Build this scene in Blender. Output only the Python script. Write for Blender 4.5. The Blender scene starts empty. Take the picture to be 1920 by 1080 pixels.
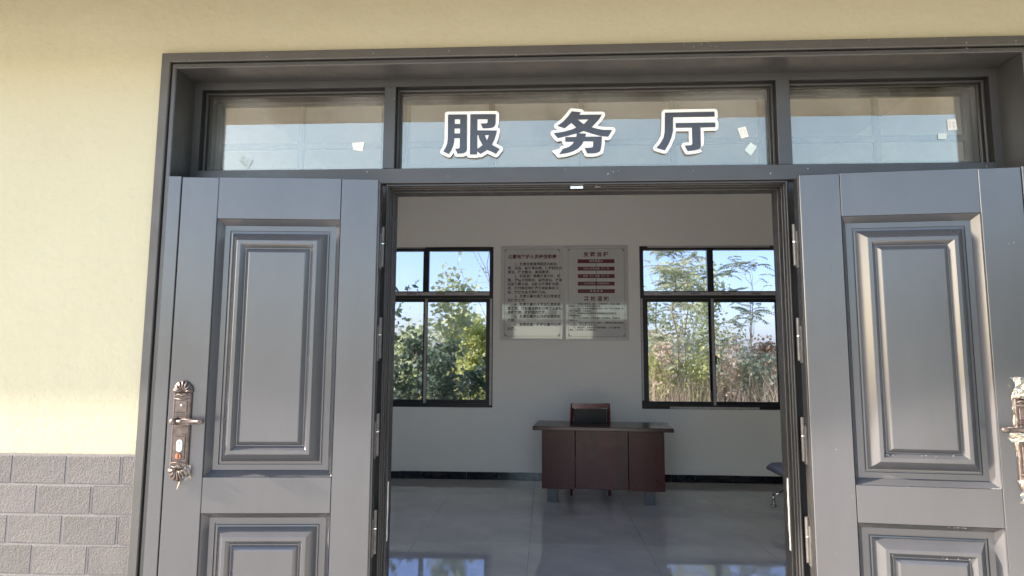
import bpy, bmesh, math, random
import numpy as np
from mathutils import Vector, Matrix, noise

random.seed(7)
rng = np.random.default_rng(11)
S = bpy.context.scene
COL = S.collection

# ------------------------------------------------------------------ camera
F_PX, YAW, PITCH, ROLL = 1203.7, 0.05238, 0.11039, 0.00458
CAM = Vector((0.0, -2.40, 1.42))
fw = Vector((-math.sin(YAW) * math.cos(PITCH), math.cos(YAW) * math.cos(PITCH), math.sin(PITCH)))
rt0 = Vector((math.cos(YAW), math.sin(YAW), 0))
up0 = rt0.cross(fw)
rt = rt0 * math.cos(ROLL) + up0 * math.sin(ROLL)
up = -rt0 * math.sin(ROLL) + up0 * math.cos(ROLL)
cam_d = bpy.data.cameras.new('camera')
cam_d.sensor_width = 36
cam_d.lens = F_PX / 1920 * 36
cam_d.clip_start = 0.05
cam_d.clip_end = 6000
cam = bpy.data.objects.new('camera', cam_d)
COL.objects.link(cam)
cam.matrix_world = Matrix(((rt.x, up.x, -fw.x, CAM.x), (rt.y, up.y, -fw.y, CAM.y), (rt.z, up.z, -fw.z, CAM.z), (0, 0, 0, 1)))
S.camera = cam


def at(px, py, Y):
    """photo pixel -> (x, z) on the plane y = Y"""
    d = rt * ((px - 960) / F_PX) - up * ((py - 540) / F_PX) + fw
    s = (Y - CAM.y) / d.y
    return CAM.x + d.x * s, CAM.z + d.z * s


# ------------------------------------------------------------------ sky, sun, exposure
SUN_EL, SUN_PHI = math.radians(30.0), math.radians(79.5)     # low sun raking along the facade from its left end
to_sun = Vector((-math.sin(SUN_PHI) * math.cos(SUN_EL), -math.cos(SUN_PHI) * math.cos(SUN_EL), math.sin(SUN_EL)))
W = bpy.data.worlds.new('World')
S.world = W
W.use_nodes = True
wn = W.node_tree.nodes
sky = wn.new('ShaderNodeTexSky')
sky.sky_type = 'NISHITA'
sky.sun_disc = False
sky.sun_elevation = SUN_EL
sky.sun_rotation = math.atan2(to_sun.x, to_sun.y) % (2 * math.pi)
sky.air_density = 1.0
sky.dust_density = 1.8
sky.ozone_density = 1.2
bg = wn['Background']
W.node_tree.links.new(sky.outputs[0], bg.inputs[0])
bg.inputs[1].default_value = 0.15
sd = bpy.data.lights.new('sun', 'SUN')
sd.energy = 4.3
sd.angle = math.radians(0.9)
sd.color = (1.0, 0.87, 0.74)
sun = bpy.data.objects.new('sun', sd)
COL.objects.link(sun)
sun.rotation_euler = (-to_sun).to_track_quat('-Z', 'Y').to_euler()
S.view_settings.view_transform = 'Standard'
S.view_settings.look = 'None'
S.view_settings.gamma = 1
S.view_settings.use_curve_mapping = False
S.view_settings.exposure = 2.52
S.cycles.use_denoising = True
S.cycles.max_bounces = 14
S.cycles.diffuse_bounces = 7
S.cycles.glossy_bounces = 5
S.cycles.transparent_max_bounces = 24
S.cycles.caustics_reflective = False
S.cycles.caustics_refractive = False
S.cycles.sample_clamp_indirect = 6.0


# ------------------------------------------------------------------ material helpers
def nt(name):
    m = bpy.data.materials.new(name)
    m.use_nodes = True
    t = m.node_tree
    return m, t, t.nodes['Principled BSDF'], t.nodes['Material Output']


def nd(t, typ, **kw):
    n = t.nodes.new(typ)
    for k, v in kw.items():
        if k.startswith('i_'):
            n.inputs[k[2:].replace('_', ' ')].default_value = v
        else:
            setattr(n, k, v)
    return n


def tex(t, scale, detail=4, rough=0.55, kind='ShaderNodeTexNoise', stretch=None):
    c = nd(t, 'ShaderNodeTexCoord')
    src = c.outputs['Object']
    if stretch:
        mp = nd(t, 'ShaderNodeMapping')
        mp.inputs['Scale'].default_value = stretch
        t.links.new(src, mp.inputs[0])
        src = mp.outputs[0]
    n = nd(t, kind)
    n.inputs['Scale'].default_value = scale
    if kind == 'ShaderNodeTexNoise':
        n.inputs['Detail'].default_value = detail
        n.inputs['Roughness'].default_value = rough
    t.links.new(src, n.inputs['Vector'])
    return n.outputs['Fac'] if kind == 'ShaderNodeTexNoise' else n.outputs['Distance']


def ramp(t, fac, stops):
    r = nd(t, 'ShaderNodeValToRGB')
    e = r.color_ramp.elements
    while len(e) < len(stops):
        e.new(0.5)
    for k, (p, c) in enumerate(stops):
        e[k].position = p
        e[k].color = (*c, 1) if len(c) == 3 else c
    t.links.new(fac, r.inputs[0])
    return r.outputs[0]


def bump(t, p, fac, strength, dist, chain=None):
    b = nd(t, 'ShaderNodeBump')
    b.inputs['Strength'].default_value = strength
    b.inputs['Distance'].default_value = dist
    t.links.new(fac, b.inputs['Height'])
    if chain:
        t.links.new(chain, b.inputs['Normal'])
    t.links.new(b.outputs[0], p.inputs['Normal'])
    return b.outputs[0]


def mat(name, col, rough=0.6, var=0.12, scale=6, metallic=0.0, spec=0.5, bumps=(), rvar=0.0, coat=0.0, stretch=None):
    """principled material with a noisy colour, noisy gloss and optional bumps ((scale, strength, distance), ...)"""
    m, t, p, o = nt(name)
    f = tex(t, scale, 5, 0.6, stretch=stretch)
    lo = tuple(c * (1 - var) for c in col)
    hi = tuple(min(1, c * (1 + var)) for c in col)
    t.links.new(ramp(t, f, [(0.3, lo), (0.7, hi)]), p.inputs['Base Color'])
    p.inputs['Roughness'].default_value = rough
    if rvar:
        g = tex(t, scale * 1.7, 6, 0.65)
        a, b = max(0, rough - rvar), min(1, rough + rvar)
        t.links.new(ramp(t, g, [(0.3, (a, a, a)), (0.7, (b, b, b))]), p.inputs['Roughness'])
    p.inputs['Metallic'].default_value = metallic
    p.inputs['Specular IOR Level'].default_value = spec
    p.inputs['Coat Weight'].default_value = coat
    p.inputs['Coat Roughness'].default_value = 0.12
    ch = None
    for (sc, st, di) in bumps:
        ch = bump(t, p, tex(t, sc, 5, 0.6), st, di, ch)
    return m


def glass_mat(name, tint, refl, rough=0.0, dirt=0.0):
    m, t, p, o = nt(name)
    t.nodes.remove(p)
    tr = nd(t, 'ShaderNodeBsdfTransparent')
    tr.inputs[0].default_value = (*tint, 1)
    gl = nd(t, 'ShaderNodeBsdfGlossy')
    gl.inputs['Roughness'].default_value = rough
    gl.inputs[0].default_value = (1.0, 0.91, 0.75, 1)
    fr = nd(t, 'ShaderNodeFresnel')
    fr.inputs[0].default_value = 1.5
    ad = nd(t, 'ShaderNodeMath', operation='ADD', use_clamp=True)
    ad.inputs[1].default_value = refl
    t.links.new(fr.outputs[0], ad.inputs[0])
    mx = nd(t, 'ShaderNodeMixShader')
    t.links.new(ad.outputs[0], mx.inputs[0])
    t.links.new(tr.outputs[0], mx.inputs[1])
    t.links.new(gl.outputs[0], mx.inputs[2])
    last = mx.outputs[0]
    if dirt:
        df = nd(t, 'ShaderNodeBsdfDiffuse')
        df.inputs[0].default_value = (0.6, 0.6, 0.57, 1)
        m2 = nd(t, 'ShaderNodeMixShader')
        t.links.new(ramp(t, tex(t, 3.5, 6, 0.7), [(0.35, (0, 0, 0)), (0.8, (dirt, dirt, dirt))]), m2.inputs[0])
        t.links.new(last, m2.inputs[1])
        t.links.new(df.outputs[0], m2.inputs[2])
        last = m2.outputs[0]
    t.links.new(last, o.inputs[0])
    return m


def leaf_mat(name, a, b, trans=0.35):
    m, t, p, o = nt(name)
    oi = nd(t, 'ShaderNodeTexCoord')
    n = nd(t, 'ShaderNodeTexNoise')
    n.inputs['Scale'].default_value = 9
    n.inputs['Detail'].default_value = 3
    t.links.new(oi.outputs['Object'], n.inputs['Vector'])
    c = ramp(t, n.outputs['Fac'], [(0.32, a), (0.68, b)])
    t.links.new(c, p.inputs['Base Color'])
    p.inputs['Roughness'].default_value = 0.5
    tl = nd(t, 'ShaderNodeBsdfTranslucent')
    t.links.new(c, tl.inputs[0])
    mx = nd(t, 'ShaderNodeMixShader')
    mx.inputs[0].default_value = trans
    t.links.new(p.outputs[0], mx.inputs[1])
    t.links.new(tl.outputs[0], mx.inputs[2])
    t.links.new(mx.outputs[0], o.inputs[0])
    return m


M = {}
M['stucco'] = mat('cream_stucco', (0.50, 0.462, 0.318), 0.85, 0.05, 1.1, spec=0.25, bumps=((190, 0.30, 0.003), (42, 0.30, 0.006), (6, 0.30, 0.014)))
M['brick'] = mat('grey_block_paint', (0.084, 0.078, 0.075), 0.8, 0.08, 9, spec=0.3, bumps=((150, 0.9, 0.004), (55, 0.5, 0.005)))
def stucco_mat():
    m, t, p, o = nt('cream_stucco')
    a = ramp(t, tex(t, 0.9, 6, 0.65), [(0.3, (0.275, 0.257, 0.178)), (0.7, (0.298, 0.280, 0.199))])
    b = ramp(t, tex(t, 34, 5, 0.7), [(0.30, (0.95, 0.945, 0.93)), (0.48, (1, 1, 1))])
    pits = ramp(t, tex(t, 11, 3, 0.6), [(0.225, (0.70, 0.68, 0.62)), (0.25, (1, 1, 1))])
    last = a
    for q in (b, pits):
        mx = nd(t, 'ShaderNodeMix', data_type='RGBA', blend_type='MULTIPLY')
        mx.inputs[0].default_value = 1.0
        t.links.new(last, mx.inputs[6])
        t.links.new(q, mx.inputs[7])
        last = mx.outputs[2]
    t.links.new(last, p.inputs['Base Color'])
    p.inputs['Roughness'].default_value = 0.88
    p.inputs['Specular IOR Level'].default_value = 0.25
    ch = None
    for sc, st, di in ((170, 0.28, 0.003), (40, 0.25, 0.006), (13, 0.28, 0.010), (4, 0.3, 0.02)):
        ch = bump(t, p, tex(t, sc, 4, 0.6), st, di, ch)
    return m


def brick_mat():
    m = mat('grey_block_paint', (0.084, 0.078, 0.075), 0.8, 0.10, 9, spec=0.3, bumps=((150, 0.9, 0.004), (55, 0.5, 0.005)))
    t = m.node_tree
    p = t.nodes['Principled BSDF']
    src = p.inputs['Base Color'].links[0].from_socket
    oi = nd(t, 'ShaderNodeObjectInfo')
    mr = nd(t, 'ShaderNodeMapRange')
    mr.inputs[3].default_value, mr.inputs[4].default_value = 0.90, 1.10
    t.links.new(oi.outputs['Random'], mr.inputs[0])
    hs = nd(t, 'ShaderNodeHueSaturation')
    t.links.new(mr.outputs[0], hs.inputs['Value'])
    t.links.new(src, hs.inputs['Color'])
    t.links.new(hs.outputs[0], p.inputs['Base Color'])
    return m


M['stucco'] = stucco_mat()
M['brick'] = brick_mat()
M['mortar'] = mat('pale_joint', (0.135, 0.125, 0.120), 0.85, 0.06, 20, spec=0.25, bumps=((150, 0.5, 0.002),))
M['paint'] = mat('grey_door_paint', (0.044, 0.045, 0.049), 0.24, 0.14, 3, spec=0.66, stretch=(1, 1, 0.35))
M['frame_paint'] = mat('grey_frame_paint', (0.028, 0.028, 0.028), 0.40, 0.12, 5, spec=0.42, rvar=0.10, bumps=((380, 0.06, 0.0006),))
M['casing'] = mat('sunlit_casing_paint', (0.034, 0.033, 0.031), 0.6, 0.12, 5, spec=0.5, rvar=0.1)  # frame paint lightened: sun on the lower casing put into its colour
def smudge(m, lo, hi, scale, detail=2):
    t = m.node_tree
    p = t.nodes['Principled BSDF']
    t.links.new(ramp(t, tex(t, scale, detail, 0.5), [(0.35, (lo,) * 3), (0.7, (hi,) * 3)]), p.inputs['Roughness'])


M['jamb'] = mat('dusty_dark_jamb', (0.018, 0.017, 0.016), 0.42, 0.2, 14, spec=0.55, rvar=0.12, bumps=((300, 0.12, 0.0008),))
M['recess'] = mat('shade_black_recess', (0.006, 0.006, 0.007), 0.6, 0.2, 20, spec=0.2)  # near-black colour stands in for the shade inside the deep gaps
M['grid'] = mat('grey_grid_paint', (0.06, 0.06, 0.062), 0.5, 0.08, 9)
M['black_metal'] = mat('black_aluminium', (0.015, 0.017, 0.020), 0.4, 0.2, 8)
M['film'] = mat('grey_protective_film', (0.46, 0.44, 0.44), 0.5, 0.25, 34, rvar=0.1)
M['bronze'] = mat('antique_bronze', (0.085, 0.066, 0.057), 0.45, 0.35, 70, metallic=0.55, rvar=0.12, bumps=((900, 0.25, 0.0006),))
M['copper'] = mat('copper_knob', (0.36, 0.15, 0.09), 0.35, 0.15, 60, metallic=0.9)
M['steel'] = mat('brushed_steel', (0.6, 0.6, 0.6), 0.22, 0.08, 30, metallic=1.0, rvar=0.08)
M['zinc'] = mat('zinc_hinge', (0.07, 0.066, 0.062), 0.45, 0.3, 40, metallic=0.3, rvar=0.1)
M['white_acrylic'] = mat('white_acrylic', (0.55, 0.545, 0.51), 0.35, 0.03, 10)
M['black_acrylic'] = mat('black_acrylic', (0.020, 0.019, 0.020), 0.26, 0.15, 10, spec=0.6)
M['paper'] = mat('white_paper', (0.52, 0.52, 0.49), 0.7, 0.04, 30)
M['pale_paper'] = mat('pale_green_paper', (0.40, 0.46, 0.44), 0.6, 0.04, 30)
M['print'] = mat('grey_print', (0.28, 0.28, 0.27), 0.7, 0.1, 30)
M['dark_print'] = mat('dark_print', (0.022, 0.013, 0.013), 0.5, 0.1, 30)
M['red_print'] = mat('dark_red_print', (0.115, 0.008, 0.014), 0.35, 0.1, 30)
M['board'] = mat('glossy_notice_board', (0.62, 0.61, 0.59), 0.05, 0.03, 4, spec=1.0, rvar=0.02, coat=0.6)
M['board_frame'] = mat('silver_plastic_edging', (0.62, 0.62, 0.60), 0.28, 0.06, 10, spec=0.6)
M['inner_wall'] = mat('white_emulsion', (0.84, 0.825, 0.775), 0.9, 0.02, 1.2, spec=0.2, bumps=((60, 0.12, 0.002),))
M['ceiling'] = mat('white_ceiling', (0.66, 0.65, 0.62), 0.9, 0.02, 2, spec=0.2)
M['soffit'] = mat('eave_soffit', (0.88, 0.85, 0.77), 0.9, 0.06, 3, spec=0.2)
M['roof'] = mat('roof_tile_grey', (0.14, 0.14, 0.15), 0.8, 0.15, 5)
M['skirting'] = mat('black_skirting', (0.012, 0.013, 0.018), 0.16, 0.2, 20, rvar=0.05)
M['concrete'] = mat('pale_concrete', (0.60, 0.57, 0.52), 0.9, 0.12, 0.9, spec=0.25, bumps=((30, 0.3, 0.004),))
M['earth'] = mat('dry_earth', (0.30, 0.235, 0.15), 0.95, 0.25, 0.25, spec=0.2, bumps=((5, 0.5, 0.05),))
M['wood'] = mat('dark_red_veneer', (0.062, 0.010, 0.009), 0.30, 0.35, 9, spec=0.25, coat=0.0, rvar=0.05, stretch=(1, 1, 0.08))
M['wood_edge'] = mat('dark_edge_veneer', (0.040, 0.009, 0.008), 0.25, 0.3, 9, spec=0.35, coat=0.05, stretch=(0.1, 1, 1))
M['chair_wood'] = mat('red_chair_wood', (0.11, 0.018, 0.014), 0.28, 0.3, 12, coat=0.2)
M['leather'] = mat('black_leather', (0.012, 0.012, 0.013), 0.45, 0.2, 40, bumps=((300, 0.3, 0.001),))
M['desk_foot'] = mat('grey_green_foot', (0.08, 0.09, 0.10), 0.4, 0.15, 12)
M['bench_steel'] = mat('bench_plum_steel', (0.16, 0.145, 0.17), 0.38, 0.08, 20, metallic=0.3)
M['plaster'] = mat('white_plaster_spot', (0.30, 0.29, 0.27), 0.9, 0.05, 60)
M['bark'] = mat('brown_bark', (0.13, 0.095, 0.065), 0.9, 0.3, 20, spec=0.2)
M['pale_bark'] = mat('pale_bark', (0.27, 0.22, 0.15), 0.9, 0.3, 20, spec=0.2)
M['leaf_dark'] = leaf_mat('leaf_dark_green', (0.081, 0.138, 0.075), (0.184, 0.241, 0.115), 0.5)
M['leaf_yellow'] = leaf_mat('leaf_yellow_green', (0.391, 0.460, 0.115), (0.667, 0.667, 0.230), 0.5)
M['leaf_pale'] = leaf_mat('leaf_pale_green', (0.391, 0.483, 0.230), (0.644, 0.655, 0.345), 0.5)
M['leaf_sage'] = leaf_mat('leaf_sage_green', (0.230, 0.322, 0.196), (0.460, 0.494, 0.276), 0.5)
M['leaf_russet'] = leaf_mat('leaf_russet', (0.44, 0.3, 0.17), (0.6, 0.45, 0.24), 0.45)
M['straw'] = leaf_mat('dry_straw', (0.529, 0.425, 0.253), (0.828, 0.690, 0.460), 0.5)
M['glass_window'] = glass_mat('tinted_window_glass', (0.555, 0.575, 0.70), 0.02, dirt=0.03)
M['glass_transom'] = glass_mat('coated_transom_glass', (0.92, 0.93, 0.90), 0.075, dirt=0.14)
M['plastic'] = glass_mat('crumpled_clear_film', (0.95, 0.95, 0.94), 0.04, 0.2, dirt=0.12)


def floor_mat():
    m, t, p, o = nt('polished_grey_tile')
    f = tex(t, 1.1, 8, 0.62)
    t.links.new(ramp(t, f, [(0.30, (0.46, 0.445, 0.415)), (0.52, (0.62, 0.595, 0.55)), (0.72, (0.77, 0.735, 0.68))]), p.inputs['Base Color'])
    g = tex(t, 2.7, 6, 0.7)
    t.links.new(ramp(t, g, [(0.3, (0.02,) * 3), (0.75, (0.07,) * 3)]), p.inputs['Roughness'])
    p.inputs['Specular IOR Level'].default_value = 1.0
    p.inputs['IOR'].default_value = 1.7
    bump(t, p, tex(t, 1.6, 2, 0.4), 0.05, 0.010)
    return m


M['tile'] = floor_mat()


# ------------------------------------------------------------------ object helpers
def link(o, parent=None):
    COL.objects.link(o)
    if parent is not None:
        o.parent = parent
    return o


def mesh_obj(name, verts, faces, m, parent=None, smooth=False, loc=None):
    me = bpy.data.meshes.new(name)
    me.from_pydata([tuple(v) for v in verts], [], faces)
    me.update()
    if m is not None:
        me.materials.append(m)
    if smooth:
        me.polygons.foreach_set('use_smooth', [True] * len(me.polygons))
    o = bpy.data.objects.new(name, me)
    if loc is not None:
        o.location = loc
    return link(o, parent)


def tag(o, label, cat, group=None, kind=None):
    if label:
        o['label'] = label
    if cat:
        o['category'] = cat
    if group:
        o['group'] = group
    if kind:
        o['kind'] = kind
    return o


def thing(name, label, cat, loc=(0, 0, 0), rz=0.0, group=None):
    o = bpy.data.objects.new(name, None)
    o.empty_display_size = 0.1
    o.location = loc
    o.rotation_euler = (0, 0, rz)
    link(o)
    return tag(o, label, cat, group, 'thing')


class MB:
    """collects boxes, tubes, strips; build() links one mesh object"""

    def __init__(s):
        s.v, s.f = [], []

    def add(s, v, f):
        n = len(s.v)
        s.v += [tuple(p) for p in v]
        s.f += [tuple(i + n for i in q) for q in f]
        return s

    def box(s, x0, x1, y0, y1, z0, z1, b=0.0):
        if b <= 0:
            v = [(x, y, z) for x in (x0, x1) for y in (y0, y1) for z in (z0, z1)]
            return s.add(v, [(0, 1, 3, 2), (4, 6, 7, 5), (0, 4, 5, 1), (2, 3, 7, 6), (0, 2, 6, 4), (1, 5, 7, 3)])
        bm = bmesh.new()
        bmesh.ops.create_cube(bm, size=1)
        for q in bm.verts:
            q.co = ((x0 + x1) / 2 + q.co.x * (x1 - x0), (y0 + y1) / 2 + q.co.y * (y1 - y0), (z0 + z1) / 2 + q.co.z * (z1 - z0))
        bmesh.ops.bevel(bm, geom=list(bm.edges), offset=b, segments=1, affect='EDGES')
        bm.verts.index_update()
        s.add([q.co[:] for q in bm.verts], [tuple(q.index for q in fc.verts) for fc in bm.faces])
        bm.free()
        return s

    def tube(s, pts, rad, n=8, caps=True):
        pts = [Vector(p) for p in pts]
        if not hasattr(rad, '__len__'):
            rad = [rad] * len(pts)
        v, f = [], []
        ref = None
        for i, p in enumerate(pts):
            d = (pts[min(i + 1, len(pts) - 1)] - pts[max(i - 1, 0)]).normalized()
            if ref is None or abs(ref.dot(d)) > 0.95:
                ref = Vector((0, 0, 1)) if abs(d.z) < 0.9 else Vector((1, 0, 0))
            a = (ref - d * ref.dot(d)).normalized()
            ref = a
            b = d.cross(a)
            for k in range(n):
                t = 2 * math.pi * k / n
                v.append(p + (a * math.cos(t) + b * math.sin(t)) * rad[i])
        for i in range(len(pts) - 1):
            for k in range(n):
                f.append((i * n + k, i * n + (k + 1) % n, (i + 1) * n + (k + 1) % n, (i + 1) * n + k))
        if caps:
            f.append(tuple(range(n))[::-1])
            f.append(tuple((len(pts) - 1) * n + k for k in range(n)))
        return s.add(v, f)

    def frame(s, x0, x1, z0, z1, prof, bottom=True):
        """mitred moulding: prof = [(inset, y), ...] swept round a rectangle (or a U when bottom is False)"""
        v, f = [], []
        for (i, y) in prof:
            zb = z0 + i if bottom else z0
            v += [(x0 + i, y, zb), (x0 + i, y, z1 - i), (x1 - i, y, z1 - i), (x1 - i, y, zb)]
        for k in range(len(prof) - 1):
            a, b = 4 * k, 4 * k + 4
            for j in range(4 if bottom else 3):
                j2 = (j + 1) % 4
                f.append((a + j, a + j2, b + j2, b + j))
        return s.add(v, f)

    def prism(s, poly, y0, y1):
        """polygon of (x, z) extruded along y"""
        n = len(poly)
        v = [(x, y0, z) for x, z in poly] + [(x, y1, z) for x, z in poly]
        f = [tuple(range(n)), tuple(range(2 * n - 1, n - 1, -1))]
        f += [(i, i + n, (i + 1) % n + n, (i + 1) % n) for i in range(n)]
        return s.add(v, f)

    def build(s, name, m, parent=None, smooth=False, loc=None):
        return mesh_obj(name, s.v, s.f, m, parent, smooth, loc)


def box(name, m, parent, x0, x1, y0, y1, z0, z1, b=0.0):
    return MB().box(x0, x1, y0, y1, z0, z1, b).build(name, m, parent)


def wall_with_holes(name, m, x0, x1, z0, z1, y0, y1, holes, parent=None):
    xs = sorted({x0, x1, *[h[0] for h in holes], *[h[1] for h in holes]})
    zs = sorted({z0, z1, *[h[2] for h in holes], *[h[3] for h in holes]})
    solid = lambda i, j: 0 <= i < len(xs) - 1 and 0 <= j < len(zs) - 1 and not any(
        h[0] <= (xs[i] + xs[i + 1]) / 2 <= h[1] and h[2] <= (zs[j] + zs[j + 1]) / 2 <= h[3] for h in holes)
    mb = MB()
    for i in range(len(xs) - 1):
        for j in range(len(zs) - 1):
            if not solid(i, j):
                continue
            a, b, c, d = xs[i], xs[i + 1], zs[j], zs[j + 1]
            mb.add([(a, y0, c), (b, y0, c), (b, y0, d), (a, y0, d)], [(0, 1, 2, 3)])
            mb.add([(a, y1, c), (b, y1, c), (b, y1, d), (a, y1, d)], [(3, 2, 1, 0)])
            if not solid(i - 1, j): mb.add([(a, y0, c), (a, y0, d), (a, y1, d), (a, y1, c)], [(0, 1, 2, 3)])
            if not solid(i + 1, j): mb.add([(b, y0, c), (b, y1, c), (b, y1, d), (b, y0, d)], [(0, 1, 2, 3)])
            if not solid(i, j - 1): mb.add([(a, y0, c), (a, y1, c), (b, y1, c), (b, y0, c)], [(0, 1, 2, 3)])
            if not solid(i, j + 1): mb.add([(a, y0, d), (b, y0, d), (b, y1, d), (a, y1, d)], [(0, 1, 2, 3)])
    return mb.build(name, m, parent)


def struct(o):
    o['kind'] = 'structure'
    return o


# ------------------------------------------------------------------ ground and building shell
GZ = -0.15
struct(mesh_obj('ground', [(-2500, -2500, GZ - .06), (2500, -2500, GZ - .06), (2500, 2500, GZ - .06), (-2500, 2500, GZ - .06)], [(0, 1, 2, 3)], M['earth']))
struct(box('forecourt', M['concrete'], None, -14, 14, -26, -0.002, GZ - .05, GZ))
struct(box('doorstep', M['concrete'], None, -1.9, 2.2, -0.75, -0.004, GZ + .004, -0.004, 0.01))

CX0, CX1, CZT = -1.538, 1.848, 2.636          # outer edges of the door casing
BW = 5.38                                     # inner face of the back wall
RX0, RX1, RZ = -2.55, 3.05, 3.62              # room
DADO = 1.056
WINS = [(-2.31, -0.637), (1.14, 2.84)]
WZ0, WZ1 = 0.84, 2.797

fwall = struct(wall_with_holes('front_wall', M['stucco'], -9, 3.25, GZ, 3.80, 0.0, 0.235, [(CX0 + .02, CX1 - .02, GZ, CZT - .02)]))
struct(wall_with_holes('front_wall_lining', M['inner_wall'], RX0, RX1, 0, RZ, 0.238, 0.25, [(CX0 + .02, CX1 - .02, 0, CZT - .02)]))
bwall = struct(wall_with_holes('back_wall', M['inner_wall'], -9, 3.25, GZ, 3.80, BW, BW + .24, [(a, b, WZ0, WZ1) for a, b in WINS]))
struct(box('left_wall', M['inner_wall'], None, RX0 - .2, RX0, 0.255, BW - .003, 0, RZ))
SIDE = [(.60, 2.35), (2.75, 4.75)]             # unseen windows added to the right-hand side wall to brighten the room
rw = struct(wall_with_holes('right_wall', M['inner_wall'], -(BW - .003), -.2352, 0, 3.795, RX1, RX1 + .2, [(-b, -a, WZ0, WZ1) for a, b in SIDE]))
rw.rotation_euler = (0, 0, -math.pi / 2)
struct(box('ceiling', M['ceiling'], None, RX0 - .19, RX1 + .19, 0.256, BW - .004, RZ + .002, RZ + .15))
# pitched roof and, below it, a small sloping eave over the door side
def slab(name, prof, m):
    mb = MB()
    n = len(prof)
    v = [(-9.4, y, z) for y, z in prof] + [(3.6, y, z) for y, z in prof]
    mb.add(v, [tuple(range(n)), tuple(range(2 * n - 1, n - 1, -1))] + [(i, i + n, (i + 1) % n + n, (i + 1) % n) for i in range(n)])
    return struct(mb.build(name, m))
slab('roof', [(-.25, 3.803), (5.9, 3.803), (5.9, 3.9), (2.8, 5.0), (-.25, 3.9)], M['roof'])
slab('eave', [(-.45, 2.66), (-.002, 3.05), (-.002, 3.2), (-.45, 2.70)], M['soffit'])

# dado: pale joint bed, blocks proud of it
BWD, BH, JT = 0.2135, 0.109, 0.009
dado_bed = MB()
dado_bed.box(-9, CX0 - .001, -0.004, -0.001, GZ, DADO)
dado_bed.box(CX1 + .001, 3.25, -0.004, -0.001, GZ, DADO)
dado_bed.build('dado_bed', M['mortar'], fwall)
protos = []
for k in range(6):
    bm = bmesh.new()
    bmesh.ops.create_cube(bm, size=1)
    for q in bm.verts:
        q.co = (q.co.x * (BWD - JT) + random.uniform(-.0012, .0012), -0.0050 + q.co.y * 0.0017, q.co.z * (BH - JT) + random.uniform(-.0012, .0012))
    bmesh.ops.bevel(bm, geom=[e for e in bm.edges if all(w.co.y < -0.0055 for w in e.verts)], offset=0.0012, segments=1, affect='EDGES')
    me = bpy.data.meshes.new('brick')
    bm.to_mesh(me)
    bm.free()
    me.materials.append(M['brick'])
    protos.append(me)
far = MB()
row = 0
z = DADO - .004 - BH / 2
while z > GZ + .04:
    x = -8.93 + (0.076 if row % 2 else 0.184)
    while x < 3.14:
        w0, w1 = x - (BWD - JT) / 2, x + (BWD - JT) / 2
        cut = None
        if w0 < CX0 < w1: cut = (w0, CX0 - .0015)
        elif w0 < CX1 < w1: cut = (CX1 + .0015, w1)
        near = -2.75 < x < CX0 + .1 or CX1 - .1 < x < 2.5
        if CX0 <= w0 and w1 <= CX1:
            pass
        elif cut:
            if cut[1] - cut[0] > .02:
                box('brick', M['brick'], fwall, cut[0], cut[1], -.0058, -.0041, z - (BH - JT) / 2, z + (BH - JT) / 2, .002)
        elif near:
            o = bpy.data.objects.new('brick', random.choice(protos))
            o.location = (x, 0, z)
            link(o, fwall)
        else:
            far.box(w0, w1, -.0058, -.0041, z - (BH - JT) / 2, z + (BH - JT) / 2)
        x += BWD
    z -= BH
    row += 1
far.build('brick_courses', M['brick'], fwall)['kind'] = 'stuff'

# interior floor: bed and single polished tiles
fl = struct(box('floor', M['mortar'], None, RX0 - .05, RX1 + .05, 0.0, BW + .02, GZ + .01, -0.004))
TS = 0.893
x = 0.767 - 4 * TS
tile_me = None
while x < RX1:
    y = 0.20 - 0.12
    while y < BW:
        a, b, c, d = max(x, RX0 - .02), min(x + TS, RX1 + .02), max(y, .02), min(y + TS, BW + .01)
        if b - a > .03 and d - c > .03:
            g = .0007
            full = b - a > TS - .001 and d - c > TS - .001
            if full and tile_me is not None:
                o = bpy.data.objects.new('floor_tile', tile_me)
                o.location = (a, c, 0)
                link(o, fl)
            else:
                o = MB().box(g, b - a - g, g, d - c - g, -.0035, 0, .0008).build('floor_tile', M['tile'], fl, loc=(a, c, 0))
                if full:
                    tile_me = o.data
        y += TS
    x += TS
# skirting tiles round the room
def skirt(xa, xb, ya, yb):
    L = math.hypot(xb - xa, yb - ya)
    k, p = 0, 0.0
    while p < L - .02:
        e = min(p + .8, L)
        if ya == yb:
            box('skirting_tile', M['skirting'], bwall, xa + p + .001, xa + e - .001, ya - .012, ya - .001, .0015, .088 + random.uniform(-.003, .003), .0015)
        else:
            s = 1 if xa < 0 else -1
            x0, x1 = sorted((xa + s * .001, xa + s * .012))
            box('skirting_tile', M['skirting'], bwall, x0, x1, ya + p + .001, ya + e - .001, .0015, .089, .0015)
        p = e
skirt(RX0 + .013, RX1 - .013, BW, BW)
skirt(RX0, RX0, .26, BW - .0135)
skirt(RX1, RX1, .26, BW - .0135)

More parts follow.
